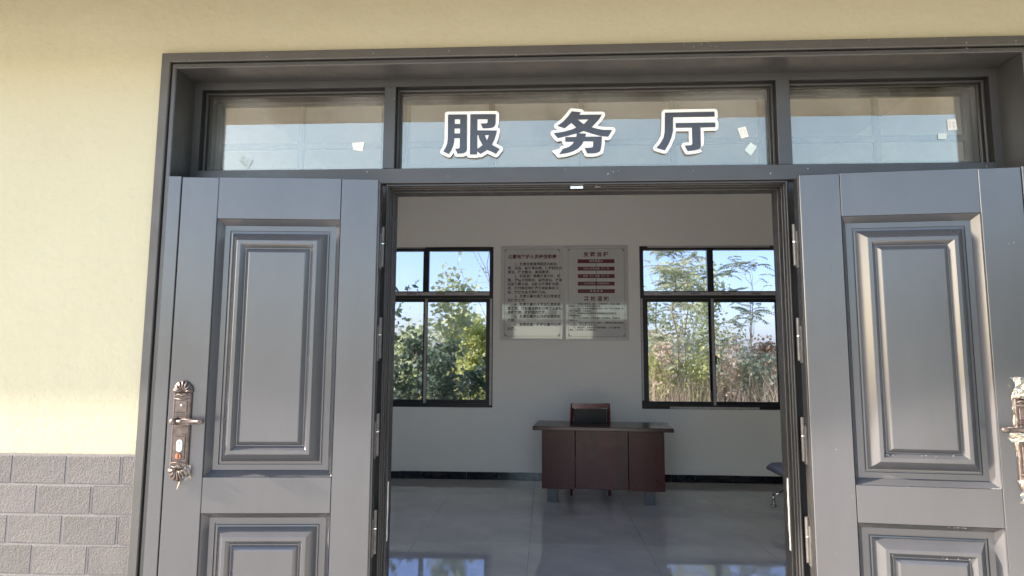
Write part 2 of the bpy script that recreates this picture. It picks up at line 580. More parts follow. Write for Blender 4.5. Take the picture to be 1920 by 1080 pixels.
# ------------------------------------------------------------------ door frame with glazed transom
df = thing('doorway', 'wide dark grey metal door frame with a three-part glazed transom', 'door frame', (0, 0, 0))
FP = M['frame_paint']
MB().frame(CX0, CX1, GZ + .15, CZT, [(0, .02), (0, -.014), (.003, -.017), (.034, -.017), (.037, -.014), (.037, .006)], False).build('outer_casing', M['casing'], df)
MB().frame(CX0, CX1, .001, CZT, [(.0372, .004), (.043, .004), (.043, -.008), (.046, -.011), (.059, -.011), (.062, -.008), (.062, .129)], False).build('reveal_lining', FP, df)
IX0, IX1, IZT = CX0 + .062, CX1 - .062, CZT - .062
MB().frame(IX0, IX1, .001, IZT, [(0.0003, .129), (.032, .129), (.032, .16)], False).build('inner_frame', FP, df)
TX0, TX1, TZ0, TZ1 = IX0 + .032, IX1 - .032, 2.192, IZT - .032
box('transom_rail', FP, df, TX0 + .0005, TX1 - .0005, .124, .205, 2.130, TZ0, .002)
MUL = [(-.666, -.618), (.926, .980)]
for a, b in MUL:
    box('transom_mullion', FP, df, a, b, .127, .203, TZ0 + .0005, TZ1 - .0003, .002)
OPN = [(TX0, MUL[0][0]), (MUL[0][1], MUL[1][0]), (MUL[1][1], TX1)]
GY = .196
panes = []
for k, (a, b) in enumerate(OPN):
    MB().frame(a, b, TZ0, TZ1, [(.0005, .131), (.0005, .206), (.03, .206)]).build('glazing_recess', M['recess'], df)
    for (i0, i1, ya, yb) in ((.001, .008, .160, .168), (.001, .013, .181, .192)):
        MB().frame(a, b, TZ0, TZ1, [(i0, ya), (i1 - .001, ya), (i1, ya + .001), (i1, yb), (i0, yb)]).build('glazing_bead', FP if i1 < .012 else M['jamb'], df)
    tilt = (0.0, .006, -.004)[k]
    p = box('glass_pane', M['glass_transom'], df, a + .001, b - .001, GY - .002, GY + .002, TZ0 + .001, TZ1 - .001)
    # steel security grid behind the glass
    nx = (2, 4, 2)[k]
    y0, y1 = .232, .256
    ga, gb, gz0, gz1 = a + .010, b - .010, TZ0 + .0, TZ1 - .004
    MB().frame(ga, gb, gz0, gz1, [(0, y1), (0, y0), (.022, y0), (.026, y0 + .004), (.026, y1)]).build('grid_frame', M['grid'], df)
    for j in range(1, nx):
        xx = ga + (gb - ga) * j / nx
        box('grid_bar', M['grid'], df, xx - .0125, xx + .0125, y0 + .001, y1, gz0 + .027, gz1 - .027, .003)
    box('grid_bar', M['grid'], df, ga + .027, gb - .027, y0 + .004, y1 - .002, 2.318, 2.344, .003)
# stepped jambs and head of the opening
JX0, JX1, JZT = -.650, .958, 2.1285
MB().frame(JX0, JX1, .001, JZT, [(0, .131), (.003, .131), (.003, .262), (-.02, .262)], False).build('jamb_recess', M['recess'], df)
for (i1, ya, yb, mm) in ((.007, .132, .139, 'frame_paint'), (.010, .150, .160, 'frame_paint'), (.013, .172, .184, 'jamb'), (.019, .200, .264, 'jamb')):
    MB().frame(JX0, JX1, .001, JZT, [(.0031, ya), (i1 - .001, ya), (i1, ya + .001), (i1, yb), (.0031, yb)], False).build('jamb_bead', M[mm], df)
for a, b in ((TX0, JX0 - .0005), (JX1 + .0005, TX1)):
    box('side_panel', FP, df, a + .0005, b, .150, .24, .001, 2.1295)
# strike plate and paper strips left on the jambs
x0, z0 = at(1081, 353, .17)
box('strike_plate', M['steel'], df, x0 - .026, x0 + .026, .150, .1575, z0 - .006, z0 + .006, .001)
x0, z0 = at(1120, 352, .17)
box('strike_plate', M['bronze'], df, x0 - .012, x0 + .012, .150, .1575, z0 - .005, z0 + .005, .001)
for jx, sgn, zt, zb in ((JX0 + .0192, 1, .93, .70), (JX1 - .0192, -1, .965, .695)):
    m = MB()
    nseg = 9
    vv = []
    for i in range(nseg + 1):
        zz = zt + (zb - zt) * i / nseg
        w = .006 + random.uniform(-.0015, .0015)
        vv += [(jx + sgn * .0004, .206 + random.uniform(-.001, .001), zz), (jx + sgn * .0004, .208 + w * 2.4, zz)]
    m.add(vv, [(2 * i, 2 * i + 1, 2 * i + 3, 2 * i + 2) for i in range(nseg)])
    m.build('paper_strip', M['paper'], df)
# plaster splashes on casing and rail
sp = MB()
spots = [(968, 104, -.0175), (1812, 80, -.0175), (1813, 90, -.0175), (1905, 76, -.0175), (1905, 82, -.0175), (500, 106, -.0175), (700, 100, -.0175), (1283, 122, .05), (1843, 110, .05), (740, 185, .1265),
         (688, 322, .1235), (1150, 322, .1235), (1140, 326, .1235), (1160, 320, .1235), (1515, 316, .1235), (1445, 325, .1235), (1850, 312, .1235), (560, 318, .1235), (840, 330, .1235), (1300, 320, .1235), (1060, 318, .1235)]
for i in range(18):
    spots.append((random.uniform(320, 1900), 104 - (random.uniform(0, 1)) * 14 - 20 * random.random(), None))
for (px, py, Y) in spots:
    if Y is None:
        x0 = random.uniform(CX0 + .05, CX1 - .05); z0 = CZT - random.uniform(.004, .034); Y = -.0175; r = random.uniform(.0008, .002)
    else:
        if Y == .05: continue
        x0, z0 = at(px, py, Y); r = random.uniform(.0012, .0026)
    nn = 7
    ring = [(x0 + r * random.uniform(.5, 1.2) * math.cos(2 * math.pi * k / nn), Y, z0 + r * random.uniform(.7, 1.8) * math.sin(2 * math.pi * k / nn)) for k in range(nn)]
    sp.add(ring + [(x0, Y - r * .5, z0)], [(k, (k + 1) % nn, nn) for k in range(nn)])
sp.build('plaster_splashes', M['plaster'], df)['kind'] = 'stuff'

# ------------------------------------------------------------------ door leaves
PROF = [(0, 0), (.0015, .005), (.020, .029), (.0215, .031), (.041, .031), (.042, .036), (.047, .036), (.048, .030), (.053, .029), (.083, -.005), (.085, -.006), (.097, -.006), (.099, -.004), (.112, .011), (.115, .011), (.129, -.001), (.132, -.002)]
LW, LT, LZ0, LZ1 = .761, .066, .018, 2.121


def panel(name, parent, u0, u1, z0, z1, s):
    mb = MB()
    mb.frame(u0, u1, z0, z1, [(i, y) for i, y in PROF])
    i, y = PROF[-1]
    mb.add([(u0 + i, y, z0 + i), (u0 + i, y, z1 - i), (u1 - i, y, z1 - i), (u1 - i, y, z0 + i)], [(0, 1, 2, 3)])
    if s < 0:
        mb.v = [(-a, b, c) for a, b, c in mb.v]
    return mb.build(name, M['paint'], parent)


def lock_set(root, s, film):
    """ornate bronze lock plate with lever, cylinder and thumb turn; local u along the leaf (s gives its direction)"""
    cu, cz, hw = .706, 1.150, .033
    BR = M['bronze']
    X = lambda u: s * u
    plate = MB()
    bz0, bz1 = cz - .140, cz + .140
    plate.box(min(X(cu - hw), X(cu + hw)), max(X(cu - hw), X(cu + hw)), -.010, .001, bz0, bz1, .003)
    pl = plate.build('lock_plate', BR, root)
    for side in (1, -1):                     # shell-shaped ends
        zc = bz1 if side > 0 else bz0
        sh = MB()
        outline = []
        for k in range(15):
            t = math.pi * k / 14
            rr = 1 + .06 * abs(math.sin(t * 3.5))
            outline.append((X(cu) + math.cos(t) * hw * 1.06 * rr, zc + side * math.sin(t) * .043 * rr))
        sh.prism(outline if side * 1 > 0 else outline[::-1], -.009, .001)
        for k in range(7):                   # ribs of the shell
            t = math.pi * (k + .5) / 7
            ex, ez = math.cos(t) * hw * 1.02, side * math.sin(t) * .043
            base = Vector((X(cu) + ex * .18, -.0095, zc + side * .002))
            tip = Vector((X(cu) + ex, -.0095, zc + ez))
            mid = (base + tip) / 2 + Vector((0, -.004, 0))
            sh.tube([base, mid, tip], [.002, .0042, .0048], 6)
        sh.build('shell_finial', BR, pl, True)
        sw = MB()                            # scroll under the shell
        sw.tube([(X(cu - .026), -.011, zc - side * .012), (X(cu - .012), -.0125, zc - side * .006), (X(cu), -.013, zc - side * .013), (X(cu + .012), -.0125, zc - side * .006), (X(cu + .026), -.011, zc - side * .012)], [.0015, .004, .0045, .004, .0015], 6)
        sw.tube([(X(cu - .028), -.011, zc - side * .022), (X(cu), -.0125, zc - side * .026), (X(cu + .028), -.011, zc - side * .022)], .002, 6)
        sw.build('scroll', BR, pl, True)
    tr = MB()
    for a, b in ((cz + .068, cz + .108), (cz - .105, cz - .022), (cz + .012, cz + .050)):
        tr.box(min(X(cu - .021), X(cu + .021)), max(X(cu - .021), X(cu + .021)), -.0135, -.0098, a, b, .0015)
    for zz in (cz + .056, cz + .062, cz - .012, cz - .018):
        tr.box(min(X(cu - .022), X(cu + .022)), max(X(cu - .022), X(cu + .022)), -.0130, -.0098, zz - .002, zz + .002, .0008)
    for k in range(46):                      # beaded edges
        zz = bz0 + .004 + k * (bz1 - bz0 - .008) / 45
        for du in (-.027, .027):
            tr.box(X(cu + du) - .0014, X(cu + du) + .0014, -.0118, -.0098, zz - .0018, zz + .0018)
    tr.build('raised_ornament', BR, pl)
    # lever: boss, neck and grip that reaches towards the hinge side
    lz = cz + .036
    lv = MB()
    lv.tube([(X(cu + .014), -.010, lz), (X(cu + .014), -.030, lz), (X(cu + .014), -.046, lz), (X(cu + .014), -.052, lz)], [.015, .012, .0125, .006], 12)
    lv.tube([(X(cu + .012), -.040, lz), (X(cu - .010), -.042, lz), (X(cu - .016), -.042, lz), (X(cu - .020), -.042, lz), (X(cu - .075), -.041, lz), (X(cu - .079), -.041, lz), (X(cu - .083), -.041, lz), (X(cu - .092), -.041, lz), (X(cu - .097), -.041, lz)],
            [.007, .007, .0105, .0085, .0075, .0105, .0085, .0095, .005], 12)
    for dz in (-.0085, .0085):
        lv.tube([(X(cu - .018), -.046, lz + dz), (X(cu - .08), -.045, lz + dz * .95)], .0022, 6)
    lv.build('lever_handle', BR, root, True)
    cy = MB()
    pts = [(X(cu - .002) + .0105 * math.cos(t), cz - .054 + (.011 if math.sin(t) > 0 else -.011) + .0105 * math.sin(t)) for t in [2 * math.pi * k / 20 for k in range(20)]]
    cy.prism(pts, -.0165, -.013)
    c = cy.build('key_cylinder', M['white_acrylic'], root)
    cs = MB().box(-.0065, .0065, -.0178, -.0160, -.0013, .0013).build('keyhole', M['black_metal'], c, loc=(X(cu - .002), 0, cz - .045))
    cs.rotation_euler = (0, math.radians(38), 0)
    kn = MB()
    kn.tube([(X(cu), -.013, cz - .092), (X(cu), -.018, cz - .092)], [.0105, .0105], 16)
    kn.box(X(cu) - .0022, X(cu) + .0022, -.024, -.0175, cz - .101, cz - .083, .0008)
    kn.build('thumb_turn', M['copper'], root)
    for zz in (cz + .094, cz - .128):
        MB().tube([(X(cu), -.0130, zz), (X(cu), -.0150, zz)], [.0042, .0036], 10).build('screw', M['steel'], root)
    # crumpled protective film left round the plate
    def crumple(uc, zc, wu, wz, y, nu=7, nz=7, amp=.006):
        vv, ff = [], []
        for i in range(nu + 1):
            for j in range(nz + 1):
                r = noise.noise((i * .9 + uc * 50, j * .9 + zc * 70, s * 3.1))
                r2 = noise.noise((i * .7 + 9 + uc * 50, j * .8, s * 5.7))
                vv.append((X(uc + (i / nu - .5) * wu * (1 + .35 * r2)), y - amp * (1 + 2.2 * r), zc + (j / nz - .5) * wz * (1 + .35 * r)))
        for i in range(nu):
            for j in range(nz):
                a = i * (nz + 1) + j
                ff.append((a, a + 1, a + nz + 2, a + nz + 1))
        mesh_obj('film_scrap', vv, ff, M['plastic'], root)
    if film:
        crumple(cu + .004, cz + .178, .085, .075, -.012, amp=.008)
        crumple(cu - .020, cz + .012, .120, .030, -.044, amp=.008)
        crumple(cu + .003, cz - .172, .085, .075, -.012, amp=.008)
        crumple(cu - .034, cz + .05, .012, .22, -.006, 3, 14, .003)
    else:
        crumple(cu - .033, cz - .150, .030, .052, -.010, 5, 6, .004)
        MB().tube([(X(cu - .008), -.006, cz - .182), (X(cu - .004), -.007, cz - .197), (X(cu + .002), -.006, cz - .213)], [.002, .0022, .0012], 5).build('film_scrap', M['plastic'], root)


def leaf(label, hinge_x, s, ang, film):
    root = thing('door_leaf', label, 'door', (hinge_x, .030, 0), ang)
    root.rotation_euler = (0, 0, ang)
    P = M['paint']
    X = lambda a, b: (min(s * a, s * b), max(s * a, s * b))
    u1, u2 = .145, .619
    g = .0007
    box('stile', P, root, *X(0, u1 - g), 0, LT, LZ0, LZ1, .0025)
    box('stile', P, root, *X(u2 + g, LW), 0, LT, LZ0, LZ1, .0025)
    for za, zb in ((1.957, LZ1), (.849, .979), (LZ0, .150)):
        box('rail', P, root, *X(u1 + g, u2 - g), .0003, LT, za, zb, .0008)
    for za, zb in ((.979 + g, 1.957 - g), (.150 + g, .849 - g)):
        panel('raised_panel', root, u1, u2, za, zb, s)
        box('panel_back', P, root, *X(u1, u2), .040, LT - .001, za, zb)
    # lip at the free edge
    box('edge_lip', P, root, *X(LW + .006, LW + .056), .004, .052, LZ0, LZ1 + .004, .002)
    box('edge_strip', M['jamb'], root, *X(LW - .004, LW + .03), .024, .060, LZ0 + .004, LZ1 - .004)
    # hinges on the hinge edge
    for zz in (1.86, 1.50, 1.13, .77, .40):
        h = MB()
        xh = -s * .012
        h.tube([(xh, .052, zz - .08), (xh, .052, zz + .08)], .0078, 10)
        h.box(*X(-.010, -.0015), .030, .058, zz - .09, zz + .05, .001)
        hh = h.build('hinge', M['zinc'], root)
        MB().tube([(xh, .052, zz + .010), (xh, .052, zz + .014)], .0088, 10).build('hinge_washer', M['steel'], hh)
    MB().box(*X(-.006, -.0006), .006, LT - .008, LZ0 + .01, LZ1 - .012).build('edge_strip', M['jamb'], root)
    lock_set(root, s, film)
    return root


def chips(root, s, n, seed):
    rr = random.Random(seed)
    mb = MB()
    for k in range(n):
        q = rr.random()
        if q < .55:      # knocked edges of the lower bevels and rails
            u, z = rr.uniform(.25, .52), rr.choice((1.0885, .9805, .8475, .742)) + rr.uniform(-.002, .002)
            y = {1.0885: -.0065}.get(round(z, 4), -.0008)
            y = -.0068
        else:
            u, z, y = rr.uniform(.02, .74), rr.uniform(.55, 2.0), -.0006
            if .146 < u < .618 and not .85 < z < .978: continue
        a, b = rr.uniform(.0008, .0035), rr.uniform(.0005, .0014)
        pts = [(s * (u + a * math.cos(t) * rr.uniform(.6, 1.2)), y, z + b * math.sin(t) * rr.uniform(.6, 1.3)) for t in [2 * math.pi * i / 6 for i in range(6)]]
        mb.add(pts, [tuple(range(6))])
    mb.build('paint_chips', M['plaster'], root)['kind'] = 'stuff'


dl = leaf('folded-back grey panelled door leaf beside the cream wall, its lever handle bare', -.654, -1, math.radians(4.5), False)
dr = leaf('folded-back grey panelled door leaf with clear film scraps round its lock', .962, 1, -math.radians(5.6), True)
chips(dl, -1, 6, 5)
chips(dr, 1, 34, 6)


# ------------------------------------------------------------------ lettering on the transom
def pip(P, poly):
    x, y = P[:, 0], P[:, 1]
    ins = np.zeros(len(P), bool)
    n = len(poly)
    for i in range(n):
        x1, y1 = poly[i]
        x2, y2 = poly[(i + 1) % n]
        c = ((y1 > y) != (y2 > y))
        with np.errstate(divide='ignore', invalid='ignore'):
            xi = (x2 - x1) * (y - y1) / (y2 - y1) + x1
        ins ^= c & (x < xi)
    return ins


def sdist(P, poly):
    d = np.full(len(P), 1e9)
    n = len(poly)
    for i in range(n):
        a = np.array(poly[i], float)
        b = np.array(poly[(i + 1) % n], float)
        ab = b - a
        t = np.clip(((P - a) @ ab) / max(1e-9, ab @ ab), 0, 1)
        d = np.minimum(d, np.linalg.norm(P - (a + t[:, None] * ab), axis=1))
    return np.where(pip(P, poly), -d, d)


def contours(xs, ys, D, iso):
    """marching squares, returns closed loops"""
    G = D - iso
    segs = {}
    def ip(i1, j1, i2, j2):
        a, b = G[j1, i1], G[j2, i2]
        t = a / (a - b)
        return (round(xs[i1] + (xs[i2] - xs[i1]) * t, 3), round(ys[j1] + (ys[j2] - ys[j1]) * t, 3))
    T = {1: [(3, 0)], 2: [(0, 1)], 3: [(3, 1)], 4: [(1, 2)], 5: [(3, 2), (1, 0)], 6: [(0, 2)], 7: [(3, 2)], 8: [(2, 3)], 9: [(2, 0)], 10: [(0, 3), (2, 1)], 11: [(2, 1)], 12: [(1, 3)], 13: [(1, 0)], 14: [(0, 3)]}
    for j in range(len(ys) - 1):
        for i in range(len(xs) - 1):
            c = (G[j, i] < 0) | (G[j, i + 1] < 0) << 1 | (G[j + 1, i + 1] < 0) << 2 | (G[j + 1, i] < 0) << 3
            c = int(c)
            if c in T:
                E = lambda e: [lambda: ip(i, j, i + 1, j), lambda: ip(i + 1, j, i + 1, j + 1), lambda: ip(i, j + 1, i + 1, j + 1), lambda: ip(i, j, i, j + 1)][e]()
                for a, b in T[c]:
                    segs.setdefault(E(a), []).append(E(b))
    loops = []
    while segs:
        st = next(iter(segs))
        cur, lp = st, []
        while True:
            nx = segs.get(cur)
            if not nx:
                break
            b = nx.pop()
            if not nx:
                del segs[cur]
            lp.append(cur)
            cur = b
            if cur == st:
                break
        if len(lp) > 4:
            loops.append(lp)
    return loops


def fill_curve(name, loops, m, parent, y, depth):
    """loops of (x, z) -> solid plate whose front lies at y"""
    cu = bpy.data.curves.new(name, 'CURVE')
    cu.dimensions = '2D'
    cu.fill_mode = 'BOTH'
    cu.extrude = depth / 2
    for lp in loops:
        s = cu.splines.new('POLY')
        s.points.add(len(lp) - 1)
        for k, (a, b) in enumerate(lp):
            s.points[k].co = (a, b, 0, 1)
        s.use_cyclic_u = True
    o = bpy.data.objects.new(name, cu)
    COL.objects.link(o)
    bpy.context.view_layer.update()
    me = bpy.data.meshes.new_from_object(o.evaluated_get(bpy.context.evaluated_depsgraph_get()))
    bpy.data.objects.remove(o)
    for vtx in me.vertices:
        a, b, c = vtx.co
        vtx.co = (a, y + depth / 2 - c, b)
    me.materials.clear()
    me.materials.append(m)
    ob = bpy.data.objects.new(name, me)
    return link(ob, parent)


GLYPHS = [
    ('character plate FU (服), first of the three on the transom glass', (820, 195, 9.815), [
        ([(197, 198), (548, 195), (545, 850), (520, 890), (470, 910), (370, 915), (330, 825), (395, 822), (412, 800), (415, 630), (315, 632), (310, 700), (290, 780), (255, 860), (210, 925), (110, 875), (150, 810), (180, 735), (192, 640)],
         [[(322, 283), (420, 283), (420, 370), (322, 370)], [(318, 453), (418, 453), (418, 545), (318, 545)]]),
        ([(608, 192), (1078, 188), (1072, 360), (1055, 410), (1010, 440), (930, 450), (838, 450), (795, 362), (900, 358), (925, 345), (925, 283), (740, 283), (737, 487), (1098, 490), (1080, 570), (1050, 660), (1005, 752), (1150, 830), (1080, 920), (918, 845), (795, 922), (735, 872), (728, 930), (600, 932)],
         [[(735, 580), (755, 572), (775, 650), (832, 760), (738, 828)], [(873, 575), (952, 573), (913, 675)]])], [], []),
    ('character plate WU (务) with a chipped lower corner, middle one on the transom glass', (1025, 195, 9.82), [
        ([(462, 138), (630, 155), (598, 202), (1018, 197), (960, 290), (828, 432), (930, 460), (1050, 480), (1207, 482), (1132, 605), (980, 590), (820, 545), (678, 500), (580, 541), (550, 545), (400, 585), (205, 632), (130, 542), (330, 510), (450, 475), (545, 437), (455, 352), (330, 450), (195, 405), (300, 330), (390, 235)],
         [[(570, 290), (770, 286), (680, 375)]]),
        ([(556, 547), (580, 543), (730, 548), (705, 605), (1018, 602), (1005, 780), (985, 870), (930, 900), (850, 912), (750, 913), (698, 815), (830, 803), (852, 790), (857, 690), (680, 690), (640, 760), (570, 830), (480, 875), (360, 910), (228, 928), (270, 870), (300, 825), (325, 822), (400, 795), (460, 755), (505, 700), (342, 697), (342, 612), (545, 608)], [])],
     [[(95, 865), (170, 830), (300, 830), (260, 930), (220, 990)]], [[(60, 690), (250, 690), (320, 760), (190, 800), (205, 830), (90, 865), (60, 860)]]),
    ('character plate TING (厅), its white border broken at the hook', (1215, 195, 9.82), [
        ([(310, 162), (1222, 145), (1225, 235), (460, 247), (458, 500), (430, 620), (380, 740), (308, 855), (155, 812), (230, 720), (285, 620), (305, 520)], []),
        ([(508, 353), (1238, 343), (1238, 428), (965, 435), (970, 800), (950, 830), (870, 855), (728, 870), (675, 768), (790, 762), (815, 740), (808, 437), (510, 440)], [])],
     [], [[(1045, 735), (975, 800), (960, 845), (1040, 900), (1100, 800)]]),
]
LY = GY - .0135
for label, (ox, oy, sc), parts, extra, chip in GLYPHS:
    xs = np.arange(0, 1410, 9.0)
    ys = np.arange(40, 1100, 9.0)
    GX, GYY = np.meshgrid(xs, ys)
    P = np.stack([GX.ravel(), GYY.ravel()], 1)
    D = np.full(len(P), 1e9)
    for outer, holes in parts:
        D = np.minimum(D, sdist(P, outer))
    D -= 58
    for e in extra:
        D = np.minimum(D, sdist(P, e))
    for e in chip:
        D = np.maximum(D, -sdist(P, e))
    loops = contours(xs, ys, D.reshape(GX.shape), 0)
    conv = lambda lp: [at(ox + a / sc, oy + b / sc, LY) for a, b in lp]
    c0 = conv([(650, 560)])[0]
    root = thing('sign_character', label, 'sign letter', (0, 0, 0))
    fill_curve('white_border', [conv(l) for l in loops], M['white_acrylic'], root, LY, .008)
    for k, (outer, holes) in enumerate(parts):
        fill_curve('black_face', [conv(outer)] + [conv(h) for h in holes], M['black_acrylic'], root, LY - .0022, .0020)


# ------------------------------------------------------------------ stickers on the glass
def sticker(label, corners, m, printed, Y=GY - .0032):
    pts = [at(a, b, Y) for a, b in corners]
    root = MB().prism(pts, Y, Y + .0006).build('glass_sticker', m)
    tag(root, label, 'sticker', None)
    if printed:
        ctr = Vector((sum(p[0] for p in pts) / 4, sum(p[1] for p in pts) / 4))
        ex = (Vector(pts[1]) - Vector(pts[0]))
        ez = (Vector(pts[3]) - Vector(pts[0]))
        mb = MB()
        for r in range(6):
            for c in range(2):
                if random.random() < .15: continue
                a = .14 + c * .40
                b = a + random.uniform(.2, .34)
                t0 = .14 + r * .125
                q = [Vector(pts[0]) + ex * a + ez * t0, Vector(pts[0]) + ex * b + ez * t0, Vector(pts[0]) + ex * b + ez * (t0 + .05), Vector(pts[0]) + ex * a + ez * (t0 + .05)]
                mb.prism([tuple(w) for w in q], Y - .0003, Y - .0001)
        mb.build('print_lines', M['print'], root)
    return root


sticker('small printed label stuck low on the transom pane with no other print', [(448, 303), (456, 289), (474, 300), (464, 317)], M['pale_paper'], True)
sticker('blank white paper square on the transom pane with a low printed label', [(660, 268), (683, 266), (680, 284), (662, 281)], M['paper'], False)
sticker('white printed label tilted on the glass just after the character TING', [(1383, 241), (1398, 237), (1404, 256), (1390, 260)], M['paper'], True)
sticker('pale green paper diamond under the tilted label near the character TING', [(1396, 282), (1407, 267), (1419, 275), (1408, 292)], M['pale_paper'], False)
sticker('white printed upright label on the transom pane above a pale blank square', [(1776, 224), (1792, 223), (1795, 243), (1778, 245)], M['paper'], True)
sticker('small pale blank square under an upright printed label on the transom pane', [(1759, 250), (1775, 250), (1775, 261), (1759, 261)], M['pale_paper'], False)

# ------------------------------------------------------------------ windows in the back wall
def window(label, x0, x1):
    Yf = BW + .012
    BM = M['black_metal']
    root = thing('window', label, 'window', ((x0 + x1) / 2, Yf, WZ0))
    def bx(name, m, a, b, c, d, e, f, bev=.002, parent=root):
        cx = (x0 + x1) / 2
        return MB().box(a - cx, b - cx, c - Yf, d - Yf, e - WZ0, f - WZ0, bev).build(name, m, parent)
    g = .002
    xm = (x0 + x1) / 2
    zb = 2.206
    fr = MB()
    cx = xm
    fw_ = .046
    fr.frame(x0 + g - cx, x1 - g - cx, g, WZ1 - g - WZ0, [(0, .075), (0, 0), (fw_, 0), (fw_, .075)])
    fo = fr.build('outer_frame', BM, root)
    bx('cross_rail', BM, x0 + fw_ + g, x1 - fw_ - g, Yf + .002, Yf + .07, zb - .048, zb + .040)
    bx('upper_mullion', BM, xm - .036, xm + .036, Yf + .006, Yf + .066, zb + .041, WZ1 - fw_ - g)
    # upper fixed panes
    for a, b in ((x0 + fw_, xm - .036), (xm + .036, x1 - fw_)):
        bx('fixed_pane', M['glass_window'], a + .001, b - .001, Yf + .034, Yf + .038, zb + .0405, WZ1 - fw_ - .003, 0)
    # two sliding sashes
    s0, s1 = WZ0 + fw_ + g, zb - .050
    for k, (a, b, yy) in enumerate(((x0 + fw_ + g, xm + .030, .010), (xm - .030, x1 - fw_ - g, .040))):
        m = MB()
        y0 = yy
        m.frame(a - cx, b - cx, s0 - WZ0, s1 - WZ0, [(0, y0 + .026), (0, y0), (.040, y0), (.042, y0 + .004), (.042, y0 + .026), (0, y0 + .026)])
        sa = m.build('sash', BM, root)
        bx('sash_pane', M['glass_window'], a + .041, b - .041, Yf + yy + .012, Yf + yy + .016, s0 + .041, s1 - .041, 0, sa)
    # grey protective film still on the profiles
    T = .0008
    def film(a, b, c, d, y=Yf):
        bx('protective_film', M['film'], a, b, y - T - .0004, y - .0004, c, d, 0)
    film(x0 + .008, x1 - .03, zb - .012, zb + .028, Yf + .002)
    film(xm - .006, xm + .024, s0 - .03, s1 - .002, Yf + .010)
    if x0 > 0:
        film(x0 + .006, x0 + .030, WZ0 + .10, zb - .05)
        film(x0 + .33, x1 - .33, WZ0 + .004, WZ0 + .030)
        film(x0 + .10, x1 - .14, WZ1 - .022, WZ1 - .003)
    else:
        film(x1 - .040, x1 - .012, WZ0 + .03, zb - .05)
        film(x0 + .1, x1 - .85, WZ1 - .016, WZ1 - .003)
    pm = MB()                                   # faint print on the film
    for k in range(4):
        xx = x0 - cx + .25 + k * .36
        for j in range(5):
            pm.box(xx + j * .022, xx + j * .022 + .014, -.0006, .0005, zb + .002 - WZ0, zb + .014 - WZ0)
    pm.build('film_print', M['dark_print'], root)['kind'] = 'stuff'
    # crescent latch on the meeting stile
    lt = MB()
    lz = 1.42
    lt.box(xm + .026 - cx, xm + .040 - cx, -.014, .006, lz - .05 - WZ0, lz + .05 - WZ0, .002)
    lt.tube([(xm + .036 - cx, -.012, lz + .035 - WZ0), (xm + .060 - cx, -.016, lz + .02 - WZ0), (xm + .062 - cx, -.016, lz - .02 - WZ0)], .007, 8)
    lt.build('sash_latch', BM, root)
    return root


window('black sliding window looking onto dark broadleaf trees', *WINS[0])
window('black sliding window looking onto feathery saplings and dry reeds', *WINS[1])
for (a, b), lb in zip(SIDE, ('added black sliding window, out of view in the side wall beside the doorway', 'added black sliding window, out of view in the side wall above the waiting bench')):
    o = window(lb, 0.0, b - a)
    o.location = (RX1 + .012, (a + b) / 2, WZ0)
    o.rotation_euler = (0, 0, -math.pi / 2)


# ------------------------------------------------------------------ notice boards
def text_mesh(lines, parent, name, m, y):
    """lines = [(string, x, z, size, align, bold)] -> one flat print mesh"""
    V, Fc = [], []
    for (s, x, z, size, align, bold) in lines:
        cu = bpy.data.curves.new('t', 'FONT')
        cu.body = s
        cu.size = size
        cu.align_x = align
        cu.align_y = 'CENTER'
        cu.resolution_u = 2
        cu.offset = bold * size
        o = bpy.data.objects.new('t', cu)
        COL.objects.link(o)
        bpy.context.view_layer.update()
        me = bpy.data.meshes.new_from_object(o.evaluated_get(bpy.context.evaluated_depsgraph_get()))
        n = len(V)
        V += [(x + q.co.x, y, z + q.co.y) for q in me.vertices]
        Fc += [tuple(i + n for i in p.vertices) for p in me.polygons]
        bpy.data.objects.remove(o)
        bpy.data.meshes.remove(me)
        bpy.data.curves.remove(cu)
    return mesh_obj(name, V, Fc, m, parent)


def board(label, x0, x1, z0, z1):
    Y = BW - .022
    root = thing('notice_board', label, 'notice board', ((x0 + x1) / 2, BW, z0))
    hw, h = (x1 - x0) / 2, z1 - z0
    ox = -.022
    box('panel', M['board'], root, -hw + .012, hw - .012, ox + .004, -.002, .012, h - .012)
    MB().frame(-hw, hw, 0, h, [(0, -.002), (0, ox - .004), (.004, ox - .007), (.016, ox - .007), (.021, ox - .001), (.021, ox + .005)]).build('edging', M['board_frame'], root)
    yy = ox + .0034
    bd = MB()                                      # printed border line with corner ornaments
    i, w = .045, .005
    for a, b, c, d in ((-hw + i + .06, hw - i - .06, h - i, h - i + w), (-hw + i + .06, hw - i - .06, i, i + w), (-hw + i, -hw + i + w, i + .06, h - i - .06), (hw - i - w, hw - i, i + .06, h - i - .06)):
        bd.add([(a, yy, c), (b, yy, c), (b, yy, d), (a, yy, d)], [(0, 1, 2, 3)])
    for sx in (-1, 1):
        for top in (0, 1):
            cx, cz, sz = sx * (hw - i), (h - i + w if top else i), (-1 if top else 1)
            pts = [(cx, yy, cz), (cx - sx * .055, yy, cz), (cx - sx * .028, yy, cz + sz * .012), (cx - sx * .012, yy, cz + sz * .028), (cx, yy, cz + sz * .055)]
            bd.add(pts, [(0, 1, 2, 3, 4)])
    bd.build('printed_border', M['print'], root)
    return root, hw, h, yy


